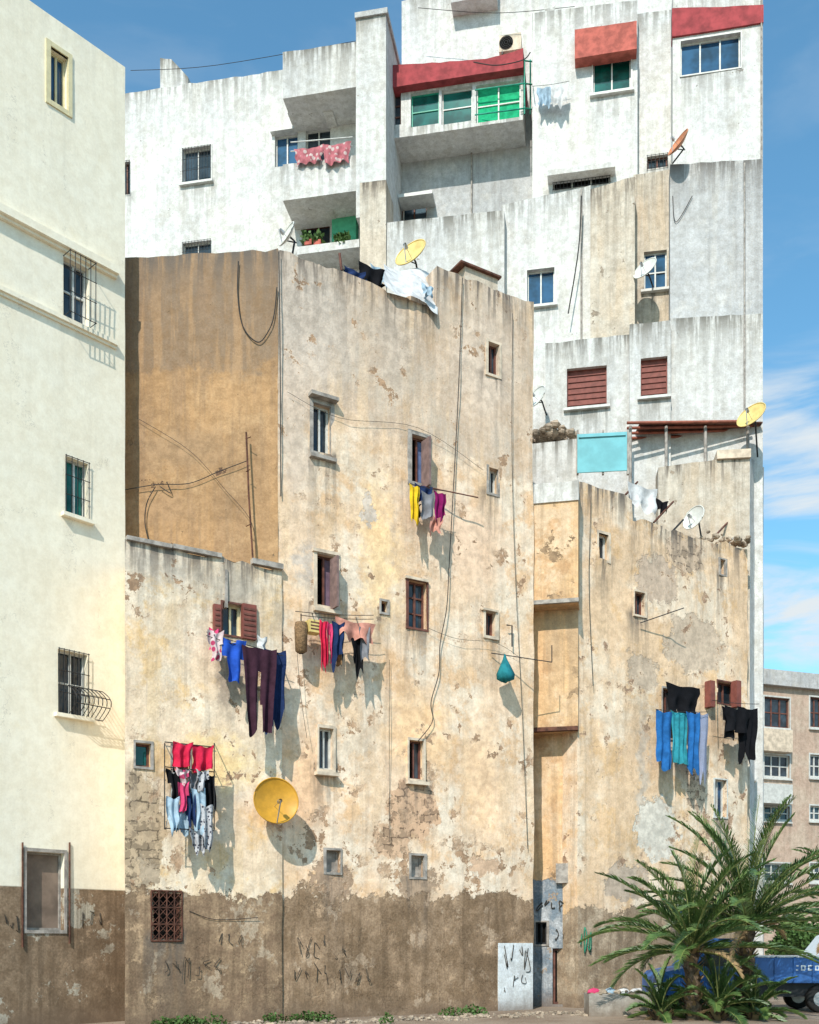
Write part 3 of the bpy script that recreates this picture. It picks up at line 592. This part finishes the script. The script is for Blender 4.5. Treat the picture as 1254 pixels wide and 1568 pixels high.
for x in (252,290,328): tube(s,[FM.P(x,1138,.6),FM.P(x,1270,.6)],.011,4)
tube(s,[FM.P(252,1268,.6),FM.P(328,1272,.6)],.011,4)
for x0,y0,x1,y1,m,k,ww in ((264,1134,296,1174,'red','towel',.62),(292,1138,327,1180,'red','towel',.6),(266,1164,290,1182,'sal','towel',.5),(255,1176,278,1226,'blk','shirt',.55),(270,1174,292,1204,'fl','shirt',.62),(286,1178,306,1218,'gry','ragged',.5),(300,1176,320,1210,'pl','shirt',.63),
   (272,1196,290,1244,'pink','shirt',.64),(310,1184,330,1240,'blk','ragged',.56),(254,1218,276,1270,'lbl','ragged',.62),(266,1228,296,1276,'lbl','ragged',.55),(284,1210,302,1264,'navy','ragged',.6),(293,1206,315,1274,'lbl','shirt',.63),(306,1230,326,1304,'pl','ragged',.66),(290,1266,314,1304,'pl','ragged',.6),(260,1180,272,1240,'wht','ragged',.4)):
    cloth(g,c[m],FM,x0,y0,x1,y1,ww,k,2,x0*.37)
g=grp('hanging_laundry'); line(g,FRt,1004,1086,1084,1090,.6); arm(g,FRt,1012,1086,.6); arm(g,FRt,1072,1090,.6)
cloth(g,c['cy'],FRt,1005,1086,1030,1172,.6,'towel',2,21); cloth(g,c['turq'],FRt,1027,1087,1053,1174,.55,'towel',3,22); cloth(g,c['cy'],FRt,1050,1088,1071,1180,.6,'ragged',2,23); cloth(g,c['st'],FRt,1066,1090,1084,1188,.5,'ragged',1,24)
cloth(g,c['blk'],FRt,1020,1044,1072,1092,.45,'ragged',2,25)
g=grp('hanging_laundry'); line(g,FRt,1090,1072,1162,1078,.6); arm(g,FRt,1098,1072,.8)
cloth(g,c['blk'],FRt,1104,1080,1134,1132,.6,'shirt',2,26); cloth(g,c['blk'],FRt,1128,1080,1160,1158,.55,'ragged',3,27); cloth(g,c['blk'],FRt,1110,1080,1150,1122,.7,'towel',2,28)
g=grp('drying_rod'); tube(A(g,'rod',IRON),[FRt.P(980,954,.1),FRt.P(1047,931,.6)],.014,5)
g=grp('balcony_rugs'); 
cloth(g,c['rug'],FW,450,228,496,250,1.62,'towel',3,31); cloth(g,c['rug'],FW,492,222,538,250,1.65,'towel',3,32); 
for y in (232,218): tube(A(g,'rail',WH),[FW.P(445,y,1.55),FW.P(540,y-8,1.55)],.02,5)
g=grp('balcony_washing'); cloth(g,c['lbl'],FW,822,134,846,162,1.3,'ragged',2,33); cloth(g,c['wht'],FW,842,130,870,158,1.35,'ragged',2,34); line(g,FW,815,132,872,124,1.3); tube(A(g,'brackets',IRON),[FW.P(816,132,.9),FW.P(816,132,1.35)],.015,4)
g=grp('roof_tarpaulin'); rows=[]
for j in range(17):
    v=j/16; row=[]
    for i in range(25):
        s_=i/24; x=588+82*s_; y=404+20*s_+ (6*math.sin(s_*7)); 
        top_=FM.P(x,y,-.9); bot=FM.P(x,y+30+34*s_*(.7+.5*noise.noise(Vector((s_*4,2,1)))),.14)
        q=top_.lerp(bot,v)+Vector((0,0,.22*math.sin(math.pi*v)*(.5+.5*noise.noise(Vector((s_*3,v*2,5)))))); q+=Vector((0,-.06,0))*noise.noise(Vector((s_*9,v*5,2)))
        row.append(q)
    rows.append(row)
A(g,'sheet',c['wht']).grid(rows); cloth(g,c['lbl'],FM,646,432,664,452,.18,'ragged',2,36)
g=grp('dark_roof_bundle')
for k,(x0,y0,x1,y1,m) in enumerate(((524,404,560,428,'navy'),(548,398,590,438,'blk'),(532,408,556,424,'gry'),(566,402,592,440,'lbl'),(556,412,572,432,'navy'),(526,412,590,436,'blk'))): cloth(g,c[m],FM,x0,y0,x1,y1,-.05-.12*k,'ragged',2,60+k)
tube(A(g,'stick',WD),[FM.P(520,388,-.2),FM.P(523,414,-.2)],.03,5)
g=grp('roof_sheet'); cloth(g,c['wht'],FRt,960,736,1006,782,-.6,'ragged',2,38); cloth(g,c['blk'],FRt,1004,762,1024,784,-.8,'ragged',2,39)
g=grp('roof_clutter')
for x,y,m in ((1015,770,RUST),(1100,800,WD),(960,740,RUST),(1030,798,IRON),(1120,812,GREY)): tube(A(g,'poles',m),[FRt.P(x-14,y+30,-.5),FRt.P(x+16,y-2,-.9)],.03,5)
stones(g,FRt.P(1085,826,-.5).x,FRt.P(1085,826,-.5).y,FRt.P(1085,830,-.5).z,1.2,.3,60,.04,.14,h=.25)
# ================================================================ AC UNIT
g=grp('air_conditioner'); pbox(A(g,'casing',LREN),FW,764,52,798,77,-1.4,-.95)
u,z=FW.hit(775,65,-.94)
for r in (.06,.12,.18,.23): tube(A(g,'fan_guard',IRON),[FW.pt(u+r*math.cos(k*.314),-.935,z+r*math.sin(k*.314)) for k in range(21)],.012,4)
A(g,'fan',DK).face([FW.pt(u+.22*math.cos(k*.314),-.945,z+.22*math.sin(k*.314)) for k in range(20)])
for x in (768,795): pbox(A(g,'bracket',IRON),FW,x,77,x+2,83,-1.5,-.95)
# ================================================================ CABLES
g=grp('wall_cables'); a=A(g,'cables',CAB)
def cab(fr,pts,w=.035,r=.011,aa=a): tube(aa,smoothpath([fr.P(x,y,w) for x,y in pts]),r,4)
cab(FM,[(708,425),(705,520),(700,640),(688,860),(684,930),(674,985),(672,1030),(660,1075),(662,1105),(640,1135)],.085)
cab(FM,[(785,480),(784,700),(790,900),(800,1100),(808,1300)],.08,.007); cab(FM,[(596,1010),(596,1290)],.07,.006)
cab(FM,[(427,385),(429,560),(430,760)],.07,.012); cab(FM,[(440,600),(520,640),(640,655),(740,720)],.08,.005); cab(FM,[(452,960),(460,1060),(470,1130)],.2,.005); cab(FM,[(656,962),(700,978),(760,985),(800,1010)],.1,.005)
cab(FB,[(365,400),(364,450),(372,500),(395,524),(412,505),(420,480),(424,440)],.05,.013); cab(FB,[(191,750),(240,742),(290,740),(335,722),(372,708),(380,705)],.08,.01); cab(FB,[(238,745),(225,770),(222,800),(228,830)],.06,.012); cab(FB,[(245,745),(262,755),(255,738)],.06,.01); cab(FB,[(210,640),(290,690),(345,750),(385,800),(392,860)],.09,.005)
cab(FW,[(890,300),(886,380),(870,480)],2.0,.02); cab(FW,[(200,108),(330,100),(560,60)],0,.012); cab(FW,[(725,95),(760,100),(800,92),(812,80)],1.3,.02)
cab(FM,[(395,1405),(330,1408),(290,1395)],.11,.007); cab(FRt,[(905,760),(902,900),(908,1050)],.08,.008); cab(FW,[(640,12),(760,20),(880,10)],-.5,.012); cab(FW,[(1030,300),(1035,340),(1060,300)],1.95,.012)
g=grp('antenna_mast'); a=A(g,'pole',RUST); tube(a,[FB.P(377,662,.2),FB.P(381,760,.22),FB.P(388,870,.25)],.022,6)
for y,l in ((672,10),(722,7),(806,8)): tube(a,[FB.P(379-l*.3,y,.2),FB.P(379+l*.5,y-3,.3)],.012,4)
# ================================================================ GRAFFITI (thin paint strokes)
g=grp('graffiti'); 
def strokes(fr,x,y,n,h,wd,mat,w,r=.014,seed=1):
    random.seed(seed)
    for i in range(n):
        cx=x+i*wd; ps=[(cx+random.uniform(0,wd*.85),y+random.uniform(-h/2,h/2)) for _ in range(random.randint(3,5))]
        tube(A(g,'strokes',mat),smoothpath([fr.P(px,py,w) for px,py in ps],4),r,3)
GP=plain('black_spray_paint',(.06,.05,.04),.9); 
strokes(FM,455,1450,6,38,13,GP,.035,.009,1); strokes(FM,450,1490,8,34,15,GP,.035,.009,2); strokes(FM,245,1485,6,38,16,GP,.095,.009,3); strokes(FM,335,1440,3,28,13,GP,.095,.008,4)
strokes(FM,770,1468,4,44,11,GP,.045,.012,5); strokes(FM,772,1505,3,30,12,GP,.045,.009,15); strokes(FL,5,1415,3,30,9,GP,.015,.009,6); strokes(FL,125,1410,3,30,11,GP,.015,.009,8); strokes(FRl,822,1388,5,22,11,GP,-.42,.016,7); strokes(FRl,848,1430,2,22,12,GP,-.42,.014,17)
strokes(FRt,888,1440,3,45,6,plain('green_spray_paint',(.03,.25,.15),.8),.04,.016,9)
random.seed(11)
# ================================================================ PLANTS
leaf=NB('palm_leaf'); n=leaf.noise(2.2,detail=4); cc=leaf.mix(leaf.mr(n,.35,.65),(.035,.08,.02),(.12,.19,.05)); leaf.set(leaf.b.inputs['Base Color'],cc); leaf.b.inputs['Roughness'].default_value=.45
leaf=leaf.m
dry=plain('dry_palm',(.3,.2,.1),.9,var=.3); bark=plain('palm_bark',(.12,.08,.05),.95,var=.5,scale=14); plain_r=plain('palm_rachis',(.2,.22,.07),.6)
def frond(a,r,base,az,el,L,droop,ll=.4):
    p=Vector(base); pts=[];N=26; tw=random.uniform(-.3,.3)
    for k in range(N+1):
        s=k/N; e=el-droop*s**1.6; az2=az+tw*s; t=Vector((math.cos(az2)*math.cos(e),math.sin(az2)*math.cos(e),math.sin(e))); pts.append((p.copy(),t)); p=p+t*(L/N)
    tube(r,[q for q,_ in pts[::2]],[.022*(1-.75*i/13) for i in range(len(pts[::2]))],4)
    for k in range(7,N*3):
        s=k/(3*N); i=min(N-1,int(k/3)); q=pts[i][0].lerp(pts[i+1][0],(k%3)/3); t=pts[i][1]
        side=t.cross(Vector((0,0,1))).normalized(); up=side.cross(t)
        l=ll*(math.sin(math.pi*(.14+.82*s))**.6)*random.uniform(.7,1.1)
        for sg in (-1,1):
            if random.random()<.05: continue
            d=(t*(.65+.5*s)+side*sg*random.uniform(.5,.75)+up*random.uniform(.1,.55)).normalized()
            m=q+d*l*.55; e=q+d*l+Vector((0,0,-l*.14)); wv=(t*.6-up*.5).normalized()*.012
            a.face([q-wv*.6,q+wv*.6,m+wv,m-wv]); a.face([m-wv,m+wv,e])
def palm(name,base,h,nf,L,lean=(0,0),ll=.4,el0=88,sp=100,tr_=.17,dr=38):
    g=grp(name); b=Vector(base); top=b+Vector((lean[0],lean[1],h)); n=14
    tr=A(g,'trunk',bark); tube(tr,[b.lerp(top,i/n)+Vector((.03*math.sin(i),0,0)) for i in range(n+1)],[tr_*(1-.25*i/n)+.03*(i%2) for i in range(n+1)],9)
    for i in range(90):
        z=random.uniform(.05,1); q=b.lerp(top,z); an=random.uniform(0,6.28); d=Vector((math.cos(an),math.sin(an),.9)).normalized()
        e=q+Vector((math.cos(an),math.sin(an),0))*.12; sd=Vector((-math.sin(an),math.cos(an),0))*.06
        A(g,'leaf_boots',dry if i%3 else bark).face([e-sd,e+sd,e+d*.24+sd*.3,e+d*.24-sd*.3])
    for i in range(nf):
        k=i/nf; az=i*2.39996+random.uniform(-.3,.3); el=rad(el0-sp*k+random.uniform(-10,10)); l=L*random.uniform(.75,1.1)
        dead=k>.94
        frond(A(g,'dry_fronds' if dead else 'fronds',dry if dead else leaf),A(g,'rachis',plain_r),top+Vector((0,0,.1*(1-k))),az,el,l*(.7 if dead else 1),rad(dr+random.uniform(-14,22)),ll*(.7 if dead else 1))
palm('palm_tree',((1062-CX)/F*23.0,23.0,-.05),1.55,46,2.6,(-.05,0),.4,sp=98,dr=42)
palm('palm_tree',((1140-CX)/F*23.6,23.6,-.05),2.1,52,3.05,(.08,0),.42,sp=92,dr=38)
palm('palm_sapling',((1012-CX)/F*23.0,23.0,-.05),.15,18,1.15,ll=.26,tr_=.08)
palm('palm_sapling',((1100-CX)/F*22.9,22.9,-.05),.3,26,1.5,ll=.3,tr_=.08)
palm('palm_sapling',((1155-CX)/F*23.2,23.2,-.05),.15,20,1.15,ll=.26,tr_=.08)
palm('palm_tree',((1310-CX)/F*29.0,29.0,-.05),2.5,34,2.7,ll=.4,tr_=.14)
weed=NB('weed_leaf'); n=weed.noise(6); weed.set(weed.b.inputs['Base Color'],weed.mix(n,(.03,.08,.015),(.1,.18,.04))); weed.b.inputs['Roughness'].default_value=.7
weed=weed.m
def bush(a,c_,rx,ry,rz,n,s=.06):
    for i in range(n):
        v=Vector((random.gauss(0,1),random.gauss(0,1),random.gauss(0,1))).normalized()*random.random()**.4
        p=Vector(c_)+Vector((v.x*rx,v.y*ry,abs(v.z)*rz))
        e1=Vector((random.uniform(-1,1),random.uniform(-1,1),random.uniform(-.6,.9))).normalized()*s*random.uniform(.6,1.4); e2=e1.cross(Vector((random.random(),random.random(),random.random()))).normalized()*s*.45
        a.face([p,p+e1*.5+e2,p+e1,p+e1*.5-e2])
g=grp('weeds'); a=A(g,'weeds',weed)
for x,d,n,r in ((255,20.9,260,.35),(290,21.3,320,.45),(330,21.6,120,.3),(420,22.2,160,.3),(470,22.5,320,.45),(500,22.6,100,.25),(690,24.3,120,.3),(725,24.6,150,.35),(1000,24.5,260,.5),(1040,24.2,400,.6),(1090,24.2,500,.7),(1150,24.2,500,.6),(590,22.0,60,.2)):
    bush(a,((x-CX)/F*d,d,0),r,.2,.22 if x<1000 else .5,n,.07)
g=grp('distant_trees')
for x,d,rx,rz in ((1215,44,1.2,2.2),(1250,46,2.0,3.0),(1300,45,2.5,3.6)):
    b=Vector(((x-CX)/F*d,d,0)); tube(A(g,'trunks',bark),[b,b+Vector((.1,0,rz*.4)),b+Vector((0,0,rz*.7))],[.16,.12,.05],6)
    for q in range(7): o=Vector((random.uniform(-rx,rx)*.6,random.uniform(-1,1),rz*random.uniform(.25,.75))); bush(A(g,'foliage',weed),b+o,rx*.45,.8,rz*.3,420,.16)
g=grp('potted_plants')
for x in (520,528,470,486): bush(A(g,'leaves',weed),FW.P(x,372,1.0),.18,.15,.35,90,.14)
for x in (466,480): pbox(A(g,'pots',SALM),FW,x,366,x+11,374,.8,1.1)
# ================================================================ VEHICLES
blue=plain('blue_car_paint',(.03,.12,.36),.4,var=.25,scale=2,spec=.5); wcar=plain('white_car_paint',(.62,.66,.68),.3,var=.05); tyre=plain('tyre_rubber',(.015,.015,.015),.9); 
def prism(a,pts,y0,y1,ox):
    f=[Vector((ox+x,y0,z)) for x,z in pts]; b=[Vector((ox+x,y1,z)) for x,z in pts]; a.face(f); a.face(b)
    for i in range(len(pts)): k=(i+1)%len(pts); a.face([f[i],f[k],b[k],b[i]])
def wheel(g,x,y,r=.33):
    a=A(g,'tyres',tyre); rows=[]
    for dy,rr in ((-.02,r*.55),(-.04,r*.9),(0,r),(.18,r),(.2,r*.6)): rows.append([Vector((x+rr*math.cos(k*.2618),y+dy,r+rr*math.sin(k*.2618))) for k in range(24)])
    a.grid(rows,closed=True); A(g,'hubs',STEEL).face([Vector((x+r*.56*math.cos(k*.2618),y-.015,r+r*.56*math.sin(k*.2618))) for k in range(24)])
g=grp('pickup_truck'); ox=6.0; y0=25.3; y1=26.95
prism(A(g,'cab',blue),[(0,.42),(0,.85),(.12,.98),(.75,1.1),(1.25,1.74),(1.4,1.8),(2.1,1.8),(2.22,1.7),(2.25,.42)],y0,y1,ox)
for yy in (y0-.006,y1+.006): A(g,'cab_glass',GL).face([Vector((ox+x,yy,z)) for x,z in ((.92,1.12),(1.34,1.66),(2.08,1.68),(2.1,1.14))])
A(g,'cab_glass',GL).face([Vector((ox+.79,y0+.12,1.145)),Vector((ox+.79,y1-.12,1.145)),Vector((ox+1.21,y1-.18,1.70)),Vector((ox+1.21,y0+.18,1.70))])
box(A(g,'cargo_bed',blue),WF,ox+2.32,ox+4.75,.72,1.34,-y1,-y0+.02)
for k in range(6): box(A(g,'bed_ribs',blue),WF,ox+2.36+k*.46,ox+2.42+k*.46,.72,1.36,-y0+.018,-y0+.05)
box(A(g,'bed_rail',wcar),WF,ox+2.3,ox+4.77,1.34,1.37,-y1,-y0+.05)
box(A(g,'chassis',IRON),WF,ox+.2,ox+4.6,.38,.72,-y1+.2,-y0-.15)
for k in range(5):
    x=ox+3.3+k*.17; a=A(g,'lettering',wcar)
    box(a,WF,x,x+.03,1.02,1.15,-y0+.019,-y0+.024); box(a,WF,x+.03,x+.11,1.12,1.15,-y0+.019,-y0+.024); box(a,WF,x+.03,x+.10,1.02,1.05,-y0+.019,-y0+.024)
    if k%2: box(a,WF,x+.08,x+.11,1.05,1.12,-y0+.019,-y0+.024)
for x in (.85,3.95): wheel(g,ox+x,y0-.02); wheel(g,ox+x,y1-.2)
box(A(g,'lamps',SALM),WF,ox+4.6,ox+4.76,.78,.92,-y0+.02,-y0+.06)
g=grp('parked_van'); ox=12.2; y0=33.5; y1=35.2
prism(A(g,'body',wcar),[(0,.35),(0,1.0),(.9,1.15),(1.5,1.9),(1.7,1.98),(4.3,1.98),(4.5,1.85),(4.6,.35)],y0,y1,ox)
for p_ in (((1.15,1.2),(1.6,1.78),(2.3,1.82),(2.3,1.2)),((2.4,1.2),(2.4,1.82),(3.3,1.82),(3.3,1.2)),((3.4,1.2),(3.4,1.82),(4.2,1.82),(4.35,1.2))): A(g,'windows',GL).face([Vector((ox+x,y0-.006,z)) for x,z in p_])
for x in (.9,3.7): wheel(g,ox+x,y0-.02)
# ================================================================ GROUND, DEBRIS
g=grp('ground'); gm=NB('dirt'); n1=gm.noise(.6,detail=6); n2=gm.noise(14,detail=5,rough=.7)
gc=gm.mix(gm.mr(n1,.35,.65),(.20,.14,.095),(.30,.23,.17)); gc=gm.mix(gm.mr(n2,.55,.65,0,.7),gc,(.38,.33,.27)); gm.set(gm.b.inputs['Base Color'],gc); gm.b.inputs['Roughness'].default_value=.95; gm.bump(n2,.8,.04)
A(g,'ground',gm.m).face([(-500,-300,0),(500,-300,0),(500,900,0),(-500,900,0)])
g=grp('gravel'); 
for x,d in ((250,20.8),(400,21.8),(520,22.4),(640,23.2),(760,24.0),(860,25),(940,24.5)): stones(g,(x-CX)/F*d,d,0,1.1,.5,90,.015,.07,h=.05)
g=grp('stone_planter'); pbox(A(g,'walls',stucco('planter_stone',(.36,.34,.3),(.28,.26,.24),(.45,.42,.38),off=77)),Fr((0,24),(1,24)),902,1522,998,1558,-.7,0)
random.seed(5); stones(g,(950-CX)/F*24,24.3,.5,.65,.3,30,.04,.12,h=.12)
g=grp('rubbish_heap')
for k,(x,m) in enumerate(((910,'pink'),(975,'wht'),(935,'lbl'),(955,'wht'))): 
    p=Vector(((x-CX)/F*24.2,24.25,.55)); rows=[[p+Vector((math.sin(j*.6)*math.cos(q*.785)*.16,math.sin(j*.6)*math.sin(q*.785)*.12,math.cos(j*.6)*.09))*1+Vector((.05,.05,.05))*noise.noise(Vector((j*2,q*1.9,k*3))) for q in range(8)] for j in range(6)]
    A(g,'bags',c[m]).grid(rows,closed=True)
# ================================================================ LIGHT / SKY / CAMERA
AZ=rad(18); EL=rad(41)
s=Vector((-math.sin(AZ)*math.cos(EL),-math.cos(AZ)*math.cos(EL),math.sin(EL)))
L=bpy.data.lights.new('sun','SUN'); L.energy=4.7; L.angle=rad(.5); L.color=(1,.935,.84)
lo=bpy.data.objects.new('sun',L); bpy.context.collection.objects.link(lo); lo.rotation_euler=s.to_track_quat('Z','Y').to_euler()
w=bpy.data.worlds.new('World'); bpy.context.scene.world=w; w.use_nodes=True; nt=w.node_tree; nt.nodes.clear()
out=nt.nodes.new('ShaderNodeOutputWorld'); bg=nt.nodes.new('ShaderNodeBackground'); nt.links.new(bg.outputs[0],out.inputs[0]); bg.inputs[1].default_value=.13
sky=nt.nodes.new('ShaderNodeTexSky'); sky.sky_type='NISHITA'; sky.sun_disc=False; sky.sun_elevation=EL; sky.sun_rotation=math.pi+AZ; sky.air_density=1.0; sky.dust_density=.6; sky.ozone_density=1.5
tc=nt.nodes.new('ShaderNodeTexCoord'); mp=nt.nodes.new('ShaderNodeMapping'); mp.inputs['Scale'].default_value=(2.2,2.2,9); mp.inputs['Rotation'].default_value=(0,rad(8),0)
nt.links.new(tc.outputs['Generated'],mp.inputs[0]); nz=nt.nodes.new('ShaderNodeTexNoise'); nt.links.new(mp.outputs[0],nz.inputs['Vector']); nz.inputs['Scale'].default_value=2.6; nz.inputs['Detail'].default_value=7; nz.inputs['Roughness'].default_value=.55; nz.inputs['Distortion'].default_value=.4
def mr(v,a,b,c_=0.,d=1.):
    n=nt.nodes.new('ShaderNodeMapRange'); n.interpolation_type='SMOOTHSTEP'; nt.links.new(v,n.inputs[0])
    for i,x in enumerate((a,b,c_,d)): n.inputs[i+1].default_value=x
    return n.outputs[0]
sp=nt.nodes.new('ShaderNodeSeparateXYZ'); nt.links.new(tc.outputs['Generated'],sp.inputs[0])
mu=nt.nodes.new('ShaderNodeMath'); mu.operation='MULTIPLY'; nt.links.new(mr(nz.outputs[0],.42,.66),mu.inputs[0]); nt.links.new(mr(sp.outputs[2],.42,.50,1,.10),mu.inputs[1])
mx=nt.nodes.new('ShaderNodeMix'); mx.data_type='RGBA'; nt.links.new(mu.outputs[0],mx.inputs[0]); 
hs=nt.nodes.new('ShaderNodeMix'); hs.data_type='RGBA'; hs.blend_type='MULTIPLY'; hs.inputs[0].default_value=1; nt.links.new(sky.outputs[0],hs.inputs[6]); hs.inputs[7].default_value=(1.1,1.75,1.75,1)
nt.links.new(hs.outputs[2],mx.inputs[6]); mx.inputs[7].default_value=(6.0,6.5,6.8,1); nt.links.new(mx.outputs[2],bg.inputs[0])
build()
cam=bpy.data.cameras.new('camera'); co=bpy.data.objects.new('camera',cam); bpy.context.collection.objects.link(co); co.location=(0,0,CH); co.rotation_euler=(rad(90),0,0)
cam.sensor_fit='HORIZONTAL'; cam.sensor_width=36; cam.lens=36*F/1254; cam.shift_y=(HY-784)/1254; cam.clip_end=3000
bpy.context.scene.camera=co
sc_=bpy.context.scene; sc_.view_settings.view_transform='Standard'; sc_.view_settings.look='None'; sc_.view_settings.exposure=0
